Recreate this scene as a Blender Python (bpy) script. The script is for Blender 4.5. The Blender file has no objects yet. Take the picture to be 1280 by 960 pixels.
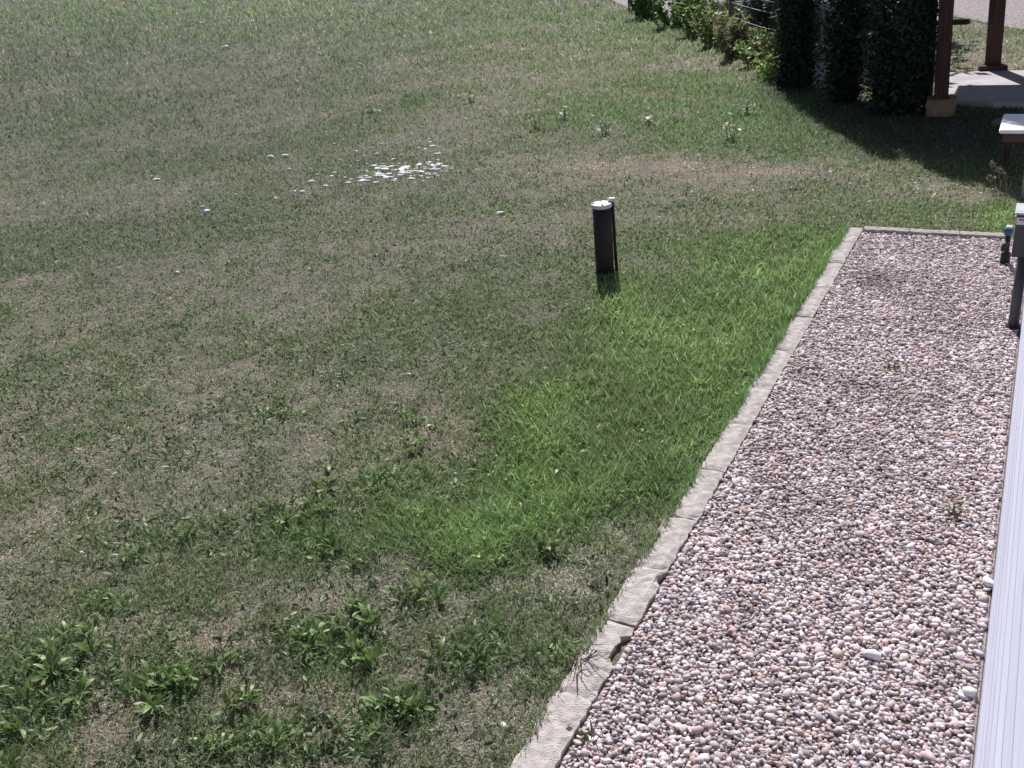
import bpy, bmesh, math, random
import numpy as np
from mathutils import Vector, Matrix

rng = np.random.default_rng(7)
random.seed(7)
S = bpy.context.scene
COL = S.collection

# ---------------------------------------------------------------- camera
CAM_H = 3.0
FPX = 1206.756                      # focal length in pixels of a 1280 px wide frame
M3 = np.array([[0.8860160779970963, -0.12270064928729502, 0.4471242111484454],
               [0.4543022956526707, 0.42245563973424316, -0.7843090313272216],
               [-0.09265491727564582, 0.8980399674408748, 0.43004567569437974]])
cd = bpy.data.cameras.new("camera")
cd.sensor_width = 36.0
cd.lens = 36.0 * FPX / 1280.0
cd.clip_start = 0.02
cd.clip_end = 2000.0
cam = bpy.data.objects.new("camera", cd)
COL.objects.link(cam)
cam.matrix_world = Matrix.Translation((0, 0, CAM_H)) @ Matrix(M3.tolist()).to_4x4()
S.camera = cam

# ---------------------------------------------------------------- light
SUN_AZ, SUN_EL = -24.3, 45.0        # azimuth from +Y towards +X, elevation
az, el = math.radians(SUN_AZ), math.radians(SUN_EL)
sun_dir = Vector((math.sin(az) * math.cos(el), math.cos(az) * math.cos(el), math.sin(el)))
w = bpy.data.worlds.new("World")
S.world = w
w.use_nodes = True
nt = w.node_tree
bg = nt.nodes["Background"]
sky = nt.nodes.new("ShaderNodeTexSky")
sky.sky_type = 'NISHITA'
sky.sun_disc = False
sky.sun_elevation = el
sky.sun_rotation = az % (2 * math.pi)
nt.links.new(sky.outputs[0], bg.inputs[0])
bg.inputs[1].default_value = 0.05
sl = bpy.data.lights.new("sun", 'SUN')
sl.energy = 5.0
sl.angle = math.radians(0.55)
sl.color = (1.0, 0.955, 0.955)
so = bpy.data.objects.new("sun", sl)
COL.objects.link(so)
so.rotation_euler = sun_dir.to_track_quat('Z', 'Y').to_euler()
so.location = (-8, 12, 20)
S.view_settings.view_transform = 'Standard'
S.view_settings.look = 'None'
S.view_settings.gamma = 1.0
S.view_settings.use_curve_mapping = False
S.view_settings.exposure = 0.42

# ---------------------------------------------------------------- helpers
def ground_at(px, py, z=0.0):
    """point of the plane z seen at pixel px,py of the 1280x960 photograph"""
    r = M3 @ np.array([px - 640.0, -(py - 480.0), -FPX])
    t = (z - CAM_H) / r[2]
    return np.array([r[0] * t, r[1] * t])

def hash2(ix, iy, seed):
    h = (ix.astype(np.int64) * 374761393 + iy.astype(np.int64) * 668265263 + seed * 974711) & 0x7fffffff
    h = ((h ^ (h >> 13)) * 1274126177) & 0x7fffffff
    return ((h ^ (h >> 16)) & 0xffff) / 65535.0

def vnoise(x, y, size, seed):
    x = np.asarray(x, float) / size; y = np.asarray(y, float) / size
    ix = np.floor(x); iy = np.floor(y)
    fx = x - ix; fy = y - iy
    fx = fx * fx * (3 - 2 * fx); fy = fy * fy * (3 - 2 * fy)
    a = hash2(ix, iy, seed); b = hash2(ix + 1, iy, seed)
    c = hash2(ix, iy + 1, seed); d = hash2(ix + 1, iy + 1, seed)
    return (a * (1 - fx) + b * fx) * (1 - fy) + (c * (1 - fx) + d * fx) * fy

def fbm(x, y, size, seed, oct=4):
    s = 0; a = 0.5; t = 0
    for k in range(oct):
        s = s + a * vnoise(x, y, size / 2 ** k, seed + 17 * k); t += a; a *= 0.55
    return s / t

def sstep(a, b, x):
    t = np.clip((x - a) / (b - a), 0, 1)
    return t * t * (3 - 2 * t)

def gz(x, y):
    """height of the lawn"""
    x = np.asarray(x, float); y = np.asarray(y, float)
    m = sstep(-1.65, -2.6, x)
    # flat along the fence line, where the gravel lane begins
    fd = ((x + 2.7) * 14.1 + (y - 16.9) * 8.9) / 16.67
    m = m * sstep(-0.6, -3.0, fd)
    return m * (0.05 * (fbm(x, y, 1.6, 5, 3) - 0.5) + 0.10 * (vnoise(x, y, 6.0, 9) - 0.5)) * sstep(60, 30, np.abs(x))

def mesh_np(name, V, loops, starts, mats, parent=None, cols=None, smooth=False):
    me = bpy.data.meshes.new(name)
    V = np.ascontiguousarray(V, np.float32)
    me.vertices.add(len(V)); me.vertices.foreach_set("co", V.ravel())
    me.loops.add(len(loops)); me.loops.foreach_set("vertex_index", np.ascontiguousarray(loops, np.int32))
    me.polygons.add(len(starts)); me.polygons.foreach_set("loop_start", np.ascontiguousarray(starts, np.int32))
    me.update(calc_edges=True)
    if smooth:
        me.polygons.foreach_set("use_smooth", np.ones(len(starts), bool))
    if cols is not None:
        at = me.color_attributes.new("Col", 'FLOAT_COLOR', 'POINT')
        c4 = np.ones((len(V), 4), np.float32); c4[:, :3] = cols
        at.data.foreach_set("color", c4.ravel())
    me.materials.append(mats)
    o = bpy.data.objects.new(name, me)
    COL.objects.link(o)
    if parent is not None: o.parent = parent
    return o

def obj(name, bm, mat, parent=None, smooth=False):
    me = bpy.data.meshes.new(name)
    bmesh.ops.recalc_face_normals(bm, faces=bm.faces)
    bm.to_mesh(me); bm.free()
    if smooth:
        for p in me.polygons: p.use_smooth = True
    me.materials.append(mat)
    o = bpy.data.objects.new(name, me)
    COL.objects.link(o)
    if parent is not None: o.parent = parent
    return o

def tag(o, label=None, cat=None, group=None, kind=None):
    if label: o["label"] = label
    if cat: o["category"] = cat
    if group: o["group"] = group
    if kind: o["kind"] = kind
    return o

def thing(name, loc, label, cat, group=None, rz=0):
    o = bpy.data.objects.new(name, None)
    o.empty_display_size = 0.1
    COL.objects.link(o)
    o.location = loc; o.rotation_euler = (0, 0, rz)
    return tag(o, label, cat, group)

def add_box(bm, c, s, bevel=0.0, rz=0.0, jit=0.0):
    r = bmesh.ops.create_cube(bm, size=1.0)
    vs = r['verts']
    for v in vs:
        v.co = Vector((v.co.x * s[0] + random.uniform(-jit, jit), v.co.y * s[1] + random.uniform(-jit, jit), v.co.z * s[2]))
    if bevel > 0:
        es = list({e for v in vs for e in v.link_edges})
        rr = bmesh.ops.bevel(bm, geom=es, offset=bevel, segments=2, affect='EDGES')
        vs = list({v for f in rr['faces'] for v in f.verts} | {v for v in vs if v.is_valid})
    m = Matrix.Translation(c) @ Matrix.Rotation(rz, 4, 'Z')
    for v in vs: v.co = m @ v.co
    return vs

def add_tube(bm, pts, rad, seg=12, cap=True):
    """pts: centre line, rad: one radius or a list"""
    pts = [Vector(p) for p in pts]
    if not hasattr(rad, '__len__'): rad = [rad] * len(pts)
    rings = []
    for i, p in enumerate(pts):
        t = (pts[min(i + 1, len(pts) - 1)] - pts[max(i - 1, 0)]).normalized()
        a = Vector((0, 0, 1)) if abs(t.z) < 0.9 else Vector((1, 0, 0))
        u = t.cross(a).normalized(); v = t.cross(u)
        rings.append([bm.verts.new(p + rad[i] * (math.cos(2 * math.pi * k / seg) * u + math.sin(2 * math.pi * k / seg) * v)) for k in range(seg)])
    for a, b in zip(rings[:-1], rings[1:]):
        for k in range(seg):
            bm.faces.new((a[k], a[(k + 1) % seg], b[(k + 1) % seg], b[k]))
    if cap:
        bm.faces.new(rings[0]); bm.faces.new(rings[-1][::-1])

# ---------------------------------------------------------------- materials
def mat_new(name):
    m = bpy.data.materials.new(name)
    m.use_nodes = True
    t = m.node_tree
    return m, t, t.nodes["Principled BSDF"]

def mat_noise(name, c1, c2, scale=8, rough=0.8, bump=0.0, bscale=None, detail=6, stretch=None, spec=0.3, contrast=(0.35, 0.65)):
    m, t, p = mat_new(name)
    tc = t.nodes.new("ShaderNodeTexCoord")
    src = tc.outputs["Object"]
    if stretch:
        mp = t.nodes.new("ShaderNodeMapping"); mp.inputs["Scale"].default_value = stretch
        t.links.new(src, mp.inputs[0]); src = mp.outputs[0]
    n = t.nodes.new("ShaderNodeTexNoise"); n.inputs["Scale"].default_value = scale; n.inputs["Detail"].default_value = detail
    t.links.new(src, n.inputs["Vector"])
    r = t.nodes.new("ShaderNodeValToRGB")
    r.color_ramp.elements[0].position = contrast[0]; r.color_ramp.elements[1].position = contrast[1]
    r.color_ramp.elements[0].color = (*c1, 1); r.color_ramp.elements[1].color = (*c2, 1)
    t.links.new(n.outputs[0], r.inputs[0]); t.links.new(r.outputs[0], p.inputs["Base Color"])
    p.inputs["Roughness"].default_value = rough
    p.inputs["Specular IOR Level"].default_value = spec
    if bump:
        n2 = t.nodes.new("ShaderNodeTexNoise"); n2.inputs["Scale"].default_value = bscale or scale * 4; n2.inputs["Detail"].default_value = 8
        t.links.new(src, n2.inputs["Vector"])
        b = t.nodes.new("ShaderNodeBump"); b.inputs["Strength"].default_value = bump; b.inputs["Distance"].default_value = 0.01
        t.links.new(n2.outputs[0], b.inputs["Height"]); t.links.new(b.outputs[0], p.inputs["Normal"])
    return m

def mat_leaf(name, transl=0.35, rough=0.6):
    """colour comes from each blade's own attribute"""
    m, t, p = mat_new(name)
    a = t.nodes.new("ShaderNodeAttribute"); a.attribute_name = "Col"
    t.links.new(a.outputs["Color"], p.inputs["Base Color"])
    p.inputs["Roughness"].default_value = rough
    p.inputs["Specular IOR Level"].default_value = 0.25
    tr = t.nodes.new("ShaderNodeBsdfTranslucent")
    t.links.new(a.outputs["Color"], tr.inputs["Color"])
    mx = t.nodes.new("ShaderNodeMixShader"); mx.inputs[0].default_value = transl
    out = t.nodes["Material Output"]
    t.links.new(p.outputs[0], mx.inputs[1]); t.links.new(tr.outputs[0], mx.inputs[2])
    t.links.new(mx.outputs[0], out.inputs["Surface"])
    return m

def mat_attr(name, rough=0.7, bump=0.0, bscale=200, var=0.0, vscale=60):
    m, t, p = mat_new(name)
    a = t.nodes.new("ShaderNodeAttribute"); a.attribute_name = "Col"
    src = a.outputs["Color"]
    tc = t.nodes.new("ShaderNodeTexCoord")
    if var:
        n = t.nodes.new("ShaderNodeTexNoise"); n.inputs["Scale"].default_value = vscale; n.inputs["Detail"].default_value = 8; n.inputs["Roughness"].default_value = 0.7
        t.links.new(tc.outputs["Object"], n.inputs["Vector"])
        mr = t.nodes.new("ShaderNodeMapRange")
        mr.inputs[1].default_value = 0.25; mr.inputs[2].default_value = 0.75
        mr.inputs[3].default_value = 1 - var; mr.inputs[4].default_value = 1 + var
        t.links.new(n.outputs[0], mr.inputs[0])
        mm = t.nodes.new("ShaderNodeVectorMath"); mm.operation = 'MULTIPLY'
        t.links.new(src, mm.inputs[0]); t.links.new(mr.outputs[0], mm.inputs[1]); src = mm.outputs[0]
    t.links.new(src, p.inputs["Base Color"])
    p.inputs["Roughness"].default_value = rough
    p.inputs["Specular IOR Level"].default_value = 0.3
    if bump:
        n2 = t.nodes.new("ShaderNodeTexNoise"); n2.inputs["Scale"].default_value = bscale; n2.inputs["Detail"].default_value = 6
        t.links.new(tc.outputs["Object"], n2.inputs["Vector"])
        b = t.nodes.new("ShaderNodeBump"); b.inputs["Strength"].default_value = bump; b.inputs["Distance"].default_value = 0.02
        t.links.new(n2.outputs[0], b.inputs["Height"]); t.links.new(b.outputs[0], p.inputs["Normal"])
    return m

M_GROUND = mat_attr("dry_soil_and_thatch", 0.95, 1.0, 60, 0.6, 70)
def coarse_tone(m, specs):
    t = m.node_tree; p = t.nodes["Principled BSDF"]
    src = p.inputs["Base Color"].links[0].from_socket
    tc = t.nodes.new("ShaderNodeTexCoord")
    for sc_, c1, c2 in specs:
        n = t.nodes.new("ShaderNodeTexNoise"); n.inputs["Scale"].default_value = sc_; n.inputs["Detail"].default_value = 5; n.inputs["Roughness"].default_value = .7
        t.links.new(tc.outputs["Object"], n.inputs["Vector"])
        r = t.nodes.new("ShaderNodeValToRGB"); r.color_ramp.elements[0].position = .36; r.color_ramp.elements[1].position = .64
        r.color_ramp.elements[0].color = (*c1, 1); r.color_ramp.elements[1].color = (*c2, 1)
        t.links.new(n.outputs[0], r.inputs[0])
        mm = t.nodes.new("ShaderNodeVectorMath"); mm.operation = 'MULTIPLY'
        t.links.new(src, mm.inputs[0]); t.links.new(r.outputs[0], mm.inputs[1]); src = mm.outputs[0]
    t.links.new(src, p.inputs["Base Color"])
coarse_tone(M_GROUND, [(22, (.62, .66, .62), (1.15, 1.10, 1.10)), (5, (.74, .80, .74), (1.15, 1.11, 1.09)), (1.3, (.88, .93, .88), (1.1, 1.06, 1.05))])
M_GRASS = mat_leaf("grass_blade", 0.48)
M_WEED = mat_leaf("weed_leaf", 0.35, 0.45)
M_CONIFER = mat_leaf("conifer_spray", 0.12, 0.7)
M_PEBBLE = mat_attr("river_pebble", 0.9, 0.2, 160, 0.28, 110)
M_BEDSOIL = mat_noise("gravel_bed_grit", (0.20, 0.16, 0.15), (0.40, 0.33, 0.32), 60, 0.95, 0.6)
M_KERB = mat_noise("weathered_concrete", (0.32, 0.287, 0.268), (0.54, 0.497, 0.468), 22, 0.95, 0.9, 140, detail=12, contrast=(0.3, 0.68))
M_SLAB = mat_noise("patio_concrete", (0.36, 0.335, 0.34), (0.46, 0.43, 0.44), 3, 0.9, 0.2, 60)
M_DRIVE = mat_noise("driveway_gravel", (0.15, 0.128, 0.128), (0.36, 0.31, 0.315), 14, 0.95, 0.8, 40, detail=10)
M_SIDING = mat_noise("painted_siding", (0.50, 0.51, 0.63), (0.60, 0.61, 0.73), 3, 0.5, 0.1, 40, stretch=(1, 0.15, 4))
M_FOUND = mat_noise("foundation_panel", (0.45, 0.46, 0.57), (0.54, 0.55, 0.66), 4, 0.7, 0.2, 40)
M_CASING = mat_noise("casing_steel", (0.030, 0.020, 0.022), (0.056, 0.036, 0.038), 10, 0.6, 0.2, 60, stretch=(1, 1, 0.3), spec=0.3)
M_CAP = mat_noise("cap_aluminium", (0.62, 0.65, 0.68), (0.78, 0.80, 0.82), 14, 0.45, 0.05)
M_CONDUIT = mat_noise("black_conduit", (0.014, 0.013, 0.014), (0.03, 0.028, 0.028), 12, 0.55)
M_CEDAR = mat_noise("stained_post", (0.055, 0.028, 0.024), (0.10, 0.048, 0.040), 6, 0.75, 0.3, 30, stretch=(6, 6, 0.4))
M_CEDARDK = mat_noise("shaded_post_dead_blade", (0.032, 0.022, 0.022), (0.06, 0.042, 0.04), 6, 0.8, 0.3, 30, stretch=(6, 6, 0.4))  # tree shade put into the second post's colour; dead tuft shares it
M_SKIRT = mat_noise("post_skirt_wood", (0.20, 0.13, 0.085), (0.36, 0.25, 0.16), 10, 0.8, 0.3, 40, stretch=(4, 4, 0.6))
M_STEM = mat_noise('pale_green_stem', (.12, .15, .07), (.2, .22, .12), 20, .7)
M_ROOF = mat_noise("pavilion_roofing", (0.05, 0.045, 0.045), (0.09, 0.08, 0.08), 12, 0.9)
M_BARK = mat_noise("grey_bark", (0.10, 0.085, 0.075), (0.24, 0.21, 0.19), 14, 0.9, 0.8, 40, stretch=(2, 2, 0.4))
M_STONE = mat_noise("white_limestone", (0.66, 0.65, 0.65), (0.85, 0.84, 0.84), 12, 0.8, 0.3, 40)
M_WHITE = mat_noise("white_table_paint", (0.74, 0.73, 0.76), (0.82, 0.81, 0.84), 5, 0.5)
M_GREYMETAL = mat_noise("grey_utility_paint", (0.07, 0.07, 0.08), (0.11, 0.11, 0.125), 9, 0.5, 0.05)
M_PALEMETAL = mat_noise("pale_metal", (0.38, 0.39, 0.42), (0.50, 0.51, 0.55), 9, 0.4)
M_BLUE = mat_noise("blue_handle", (0.03, 0.09, 0.15), (0.06, 0.15, 0.22), 9, 0.4)
M_RED = mat_noise("red_label_print", (0.42, 0.10, 0.12), (0.52, 0.14, 0.16), 9, 0.5)
M_DARKIRON = mat_noise("dark_iron", (0.018, 0.018, 0.02), (0.035, 0.034, 0.036), 12, 0.5)
M_WIRE = mat_noise("fence_wire", (0.28, 0.28, 0.29), (0.38, 0.38, 0.4), 12, 0.45)
M_CHAIR = mat_noise("dark_chair_wood", (0.05, 0.03, 0.03), (0.10, 0.055, 0.05), 8, 0.7, 0.2)

# ---------------------------------------------------------------- lawn: where it is green, dry or tan
def blob(px, py, rx, ry, wgt):
    c = ground_at(px, py)
    a = (ground_at(px + rx, py) - ground_at(px - rx, py)) / 2
    b = (ground_at(px, py + ry) - ground_at(px, py - ry)) / 2
    return c, np.linalg.inv(np.array([a, b]).T), wgt

def field(blobs, x, y):
    s = np.zeros_like(np.asarray(x, float))
    for c, Mi, wgt in blobs:
        dx = x - c[0]; dy = y - c[1]
        q = (Mi[0, 0] * dx + Mi[0, 1] * dy) ** 2 + (Mi[1, 0] * dx + Mi[1, 1] * dy) ** 2
        s = s + wgt * np.exp(-q * 1.1)
    return s

LUSH = [blob(*b) for b in [
    (1035, 322, 45, 26, .8), (950, 325, 90, 40, .5), (890, 395, 110, 45, .85), (960, 380, 60, 50, .6), (800, 465, 110, 45, .6), (880, 500, 70, 60, .7),
    (760, 555, 90, 48, .6), (830, 590, 65, 45, .5), (620, 660, 110, 40, .7), (510, 575, 75, 32, .4), (790, 372, 32, 30, .5), (700, 600, 80, 35, .4),
    (1250, 272, 26, 20, .8), (1020, 345, 30, 20, .5), (690, 500, 60, 25, .45), (940, 450, 60, 60, .6), (860, 560, 50, 40, .4), (760, 420, 50, 30, .3), (840, 620, 30, 30, .4), (660, 520, 60, 40, .4), (600, 610, 80, 40, .4), (500, 660, 60, 30, .4), (690, 640, 60, 40, .4), (770, 380, 30, 25, .4), (870, 330, 60, 25, .35), (1000, 300, 60, 20, .4), (540, 640, 60, 28, .45), (470, 610, 45, 20, .4), (560, 700, 40, 22, .4), (640, 570, 40, 30, .4), (380, 665, 35, 22, .3), (450, 700, 30, 18, .35)]]
MID = [blob(*b) for b in [
    (850, 135, 160, 42, .75), (730, 110, 150, 55, .35), (970, 150, 60, 40, .6), (350, 512, 36, 16, .8), (350, 427, 26, 14, .6), (517, 125, 20, 12, .8),
    (432, 80, 32, 10, .7), (560, 700, 110, 40, .5), (440, 820, 75, 60, .5), (370, 670, 70, 45, .5), (70, 850, 50, 70, .5), (230, 870, 45, 45, .5),
    (170, 700, 80, 60, .4), (350, 930, 150, 40, .4), (500, 890, 50, 40, .5), (690, 840, 45, 45, .45), (640, 25, 190, 35, .3), (40, 18, 110, 14, .5),
    (1130, 262, 80, 14, .3), (510, 325, 70, 18, .3), (570, 265, 70, 14, .3), (1030, 160, 40, 30, .3), (800, 30, 60, 25, .4), (900, 110, 80, 22, .4),
    (30, 930, 70, 40, .4), (210, 405, 40, 15, .3), (590, 800, 60, 50, .35), (780, 640, 60, 40, .4), (900, 25, 70, 20, .4),
    (40, 480, 60, 40, .2), (1215, 24, 40, 7, .9), (1270, 42, 30, 7, .9), (1275, 70, 20, 12, .5), (1200, 78, 14, 6, .5), (120, 560, 120, 50, .12), (840, 300, 90, 20, .3), (200, 15, 200, 10, .25)]]
DRY = [blob(*b) for b in [
    (790, 212, 130, 20, .9), (520, 235, 220, 26, .5), (150, 240, 260, 22, .2), (600, 735, 90, 28, .6), (270, 790, 110, 45, .5), (720, 690, 55, 28, .5),
    (1000, 235, 160, 20, .4), (650, 345, 60, 15, .3), (400, 390, 160, 20, .2), (60, 700, 80, 60, .2), (290, 610, 130, 35, .3), (560, 905, 50, 40, .4),
    (680, 890, 50, 60, .6), (260, 250, 120, 16, .15), (1170, 236, 70, 16, .8), (730, 770, 50, 40, .6), (745, 675, 38, 22, .9), (700, 715, 40, 16, .7), (980, 215, 90, 14, .7), (650, 215, 60, 14, .5), (330, 560, 60, 22, .4), (190, 480, 70, 18, .35), (480, 440, 70, 16, .35), (110, 330, 120, 14, .3), (620, 840, 40, 25, .5), (160, 800, 40, 22, .5), (570, 480, 50, 16, .3)]]
TAN = [blob(*b) for b in [(780, 213, 110, 16, 1.0), (900, 222, 70, 12, .4), (940, 88, 70, 12, .5), (560, 540, 60, 30, .3), (700, 650, 30, 20, .5), (980, 470, 20, 10, .4),
                           (960, 214, 90, 10, .5), (480, 95, 150, 40, .2), (690, 75, 120, 40, .25), (1230, 80, 70, 14, .6)]]
GREY = [blob(*b) for b in [(60, 60, 260, 60, .7), (150, 120, 260, 70, .8), (450, 60, 160, 40, .3), (60, 300, 200, 60, .3)]]

# evergreen and pavilion shade, painted into the ground and blade colours
TREE_SHADE = [(np.array([cx_, cy_]), np.array([[1 / rx_, 0], [0, 1 / ry_]]), w_) for cx_, cy_, rx_, ry_, w_ in
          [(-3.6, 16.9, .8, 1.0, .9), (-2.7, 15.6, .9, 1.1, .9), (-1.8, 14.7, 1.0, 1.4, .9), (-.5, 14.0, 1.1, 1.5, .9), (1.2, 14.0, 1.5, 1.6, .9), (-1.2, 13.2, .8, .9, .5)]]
def lawn(x, y):
    x = np.asarray(x, float); y = np.asarray(y, float)
    n1 = fbm(x, y, 2.2, 31, 4); n2 = fbm(x, y, 0.45, 53, 3)
    lush = np.clip(field(LUSH, x, y) * (0.92 + 1.1 * (n2 - 0.5) + 0.7 * (n1 - .5)), 0, 1)
    mid = np.clip(field(MID, x, y) * (0.75 + 1.2 * (n2 - 0.5)), 0, 1)
    dry = np.clip(field(DRY, x, y) * (0.8 + 0.8 * (n2 - .5)), 0, 1)
    tan = np.clip(field(TAN, x, y) * (0.8 + 1.0 * (n2 - .5)), 0, 1)
    grey = np.clip(field(GREY, x, y), 0, 1)
    base = np.clip(0.34 + 1.7 * (n1 - 0.5) + 1.6 * (n2 - 0.5), 0, 1)
    g = np.clip(base * (1 - 0.75 * dry) + mid * 0.75 + lush, 0, 1)
    return g, lush, mid, dry, tan, grey, n1, n2

# driveway polygon beyond the tree line (x, y)
DRIVE = [(-2.7, 16.9), (-1.95, 21.5), (-2.15, 26.6), (-0.44, 23.5), (3.5, 17.2), (14, 8), (60, 20), (60, 90), (-20, 90), (-30, 62), (-11.6, 31.0), (-6.0, 21.6)]
def inside(poly, x, y):
    r = np.zeros(np.shape(x), bool)
    n = len(poly)
    for i in range(n):
        x1, y1 = poly[i]; x2, y2 = poly[(i + 1) % n]
        c = ((y1 > y) != (y2 > y)) & (x < (x2 - x1) * (y - y1) / (y2 - y1 + 1e-12) + x1)
        r ^= c
    return r

# ================================================================= SETTING
def axis(lo, hi, dl, dh, step, grow=1.25):
    a = list(np.arange(dl, dh + 1e-6, step))
    s = step; v = dh
    while v < hi:
        s *= grow; v += s; a.append(min(v, hi))
    s = step; v = dl
    while v > lo:
        s *= grow; v -= s; a.insert(0, max(v, lo))
    return np.array(a)

gx = axis(-900, 700, -16, 1.0, 0.11)
gy = axis(-200, 1200, 0.5, 32, 0.12)
GX, GY = np.meshgrid(gx, gy)
x = GX.ravel(); y = GY.ravel()
g, lush, mid, dry, tan, grey, n1, n2 = lawn(x, y)
soil = np.array([0.095, 0.083, 0.066]); thatch = np.array([0.285, 0.252, 0.205]); grn = np.array([0.085, 0.125, 0.045])
c = soil + (thatch - soil) * (0.35 + 0.6 * n2)[:, None]
c = c + (grn - c) * np.clip(g * 0.75, 0, 0.85)[:, None]
c = c + (np.array([0.13, 0.21, 0.06]) - c) * (lush * .8)[:, None]
c = c + (np.array([0.30, 0.21, 0.175]) - c) * (tan * 0.8)[:, None]
c = c + (np.array([0.185, 0.172, 0.158]) - c) * (dry * 0.45)[:, None]
c = c + (np.array([.085, .095, .078]) - c) * (grey * .6)[:, None]
shade_mask = np.clip(field(TREE_SHADE, x, y), 0, 1)[:, None]
c = c + (np.array([.045, .038, .032]) - c) * shade_mask * .8  # ground colour darkened to deepen the cast shade
far = sstep(16, 45, np.hypot(x, y))[:, None]
c = c * (1 - far) + far * (np.array([0.090, 0.096, 0.076]) * (0.75 + 0.5 * fbm(x, y, 5, 77, 3))[:, None] + np.array([0.0, 0.012, 0.0]) * g[:, None])
nxg, nyg = len(gx), len(gy)
idx = np.arange(nxg * nyg).reshape(nyg, nxg)
quads = np.stack([idx[:-1, :-1], idx[:-1, 1:], idx[1:, 1:], idx[1:, :-1]], -1).reshape(-1, 4)
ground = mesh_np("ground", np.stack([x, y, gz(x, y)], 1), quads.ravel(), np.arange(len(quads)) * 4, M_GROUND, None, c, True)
tag(ground, kind='structure')

# driveway (gravel lane beyond the trees)
bm = bmesh.new()
f = bm.faces.new([bm.verts.new((px, py, 0.016)) for px, py in DRIVE])
r = bmesh.ops.extrude_face_region(bm, geom=[f])
for v in [e for e in r['geom'] if isinstance(e, bmesh.types.BMVert)]: v.co.z = -0.08
tag(obj("driveway", bm, M_DRIVE), kind='structure')

# patio slab
slab = thing("patio_slab", (0, 0, 0), "flat concrete patio slab under the brown posts, half sunlit", "patio slab")
bm = bmesh.new()
pts = [(-1.22, 15.75), (-0.55, 15.45), (3.4, 15.35), (3.4, 17.9), (-0.65, 18.18), (-1.38, 18.1)]
f = bm.faces.new([bm.verts.new((px, py, 0.075)) for px, py in pts])
r = bmesh.ops.extrude_face_region(bm, geom=[f])
for v in [e for e in r['geom'] if isinstance(e, bmesh.types.BMVert)]: v.co.z = -0.05
obj("concrete_top", bm, M_SLAB, slab)

# ----------------------------------------------------------------- gravel bed
BED_X0, BED_X1, BED_Y0, BED_Y1 = -1.35, 0.085, -1.0, 9.40
bed = None
bm = bmesh.new()
add_box(bm, ((BED_X0 + BED_X1) / 2, (BED_Y0 + BED_Y1) / 2, -0.02), (BED_X1 - BED_X0, BED_Y1 - BED_Y0, 0.05))
bed = obj("gravel_bed", bm, M_BEDSOIL)
tag(bed, kind='structure')

# pebble shape: 8 x 5 lathe ball
def ball(seg, rings):
    V = [(0, 0, 1)]
    for i in range(1, rings):
        a = math.pi * i / rings
        for k in range(seg):
            b = 2 * math.pi * (k + 0.5 * (i % 2)) / seg
            V.append((math.sin(a) * math.cos(b), math.sin(a) * math.sin(b), math.cos(a)))
    V.append((0, 0, -1))
    T = []
    for k in range(seg): T.append((0, 1 + k, 1 + (k + 1) % seg))
    for i in range(rings - 2):
        o1 = 1 + i * seg; o2 = o1 + seg
        for k in range(seg):
            k2 = (k + 1) % seg
            T.append((o1 + k, o2 + k, o2 + k2)); T.append((o1 + k, o2 + k2, o1 + k2))
    o1 = 1 + (rings - 2) * seg; e = len(V) - 1
    for k in range(seg): T.append((o1 + (k + 1) % seg, o1 + k, e))
    return np.array(V, float), np.array(T, int)
BV, BT = ball(6, 3)

PAL = np.array([[.70, .61, .64], [.78, .72, .74], [.58, .47, .49], [.46, .34, .34], [.64, .50, .44], [.36, .32, .35], [.54, .51, .57],
                [.84, .80, .82], [.27, .21, .22], [.64, .45, .45], [.68, .57, .52], [.38, .29, .25], [.19, .16, .18], [.55, .56, .58]])
PAL = PAL * .72 + np.array([.60, .50, .47]) * .28
PW = np.array([18, 15, 12, 8, 7, 8, 10, 9, 5, 7, 6, 4, 3, 6], float); PW /= PW.sum()
DIRT = [blob(*b) for b in [(1095, 350, 28, 14, .9), (1010, 470, 24, 10, .8), (1070, 485, 34, 12, .7), (930, 765, 22, 14, .9), (1050, 690, 34, 14, .7), (905, 795, 30, 12, .5),
                           (1150, 505, 40, 12, .3), (1000, 640, 40, 20, .3), (1180, 850, 40, 20, .3), (960, 560, 40, 20, .25), (1190, 640, 20, 12, .4)]]
def pebbles_arr(px, py, pz, size, flat, r):
    n = len(px)
    ax = size * r.uniform(.85, 1.25, n); ay = ax * r.uniform(.55, .85, n); azz = ax * flat
    V = np.repeat(BV[None], n, 0)
    V = V * (1 + 0.20 * r.normal(size=(n, len(BV), 1)).clip(-1.6, 1.6))
    V = V * np.stack([ax, ay, azz], 1)[:, None, :]
    tilt = r.normal(0, 0.42, n); yaw = r.uniform(0, 2 * np.pi, n)
    X = V[..., 0] * np.cos(tilt)[:, None] - V[..., 2] * np.sin(tilt)[:, None]
    Z = V[..., 0] * np.sin(tilt)[:, None] + V[..., 2] * np.cos(tilt)[:, None]
    Y = V[..., 1]
    cx = np.cos(yaw)[:, None]; sx = np.sin(yaw)[:, None]
    return np.stack([X * cx - Y * sx + px[:, None], X * sx + Y * cx + py[:, None], Z + pz[:, None]], -1)

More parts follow.
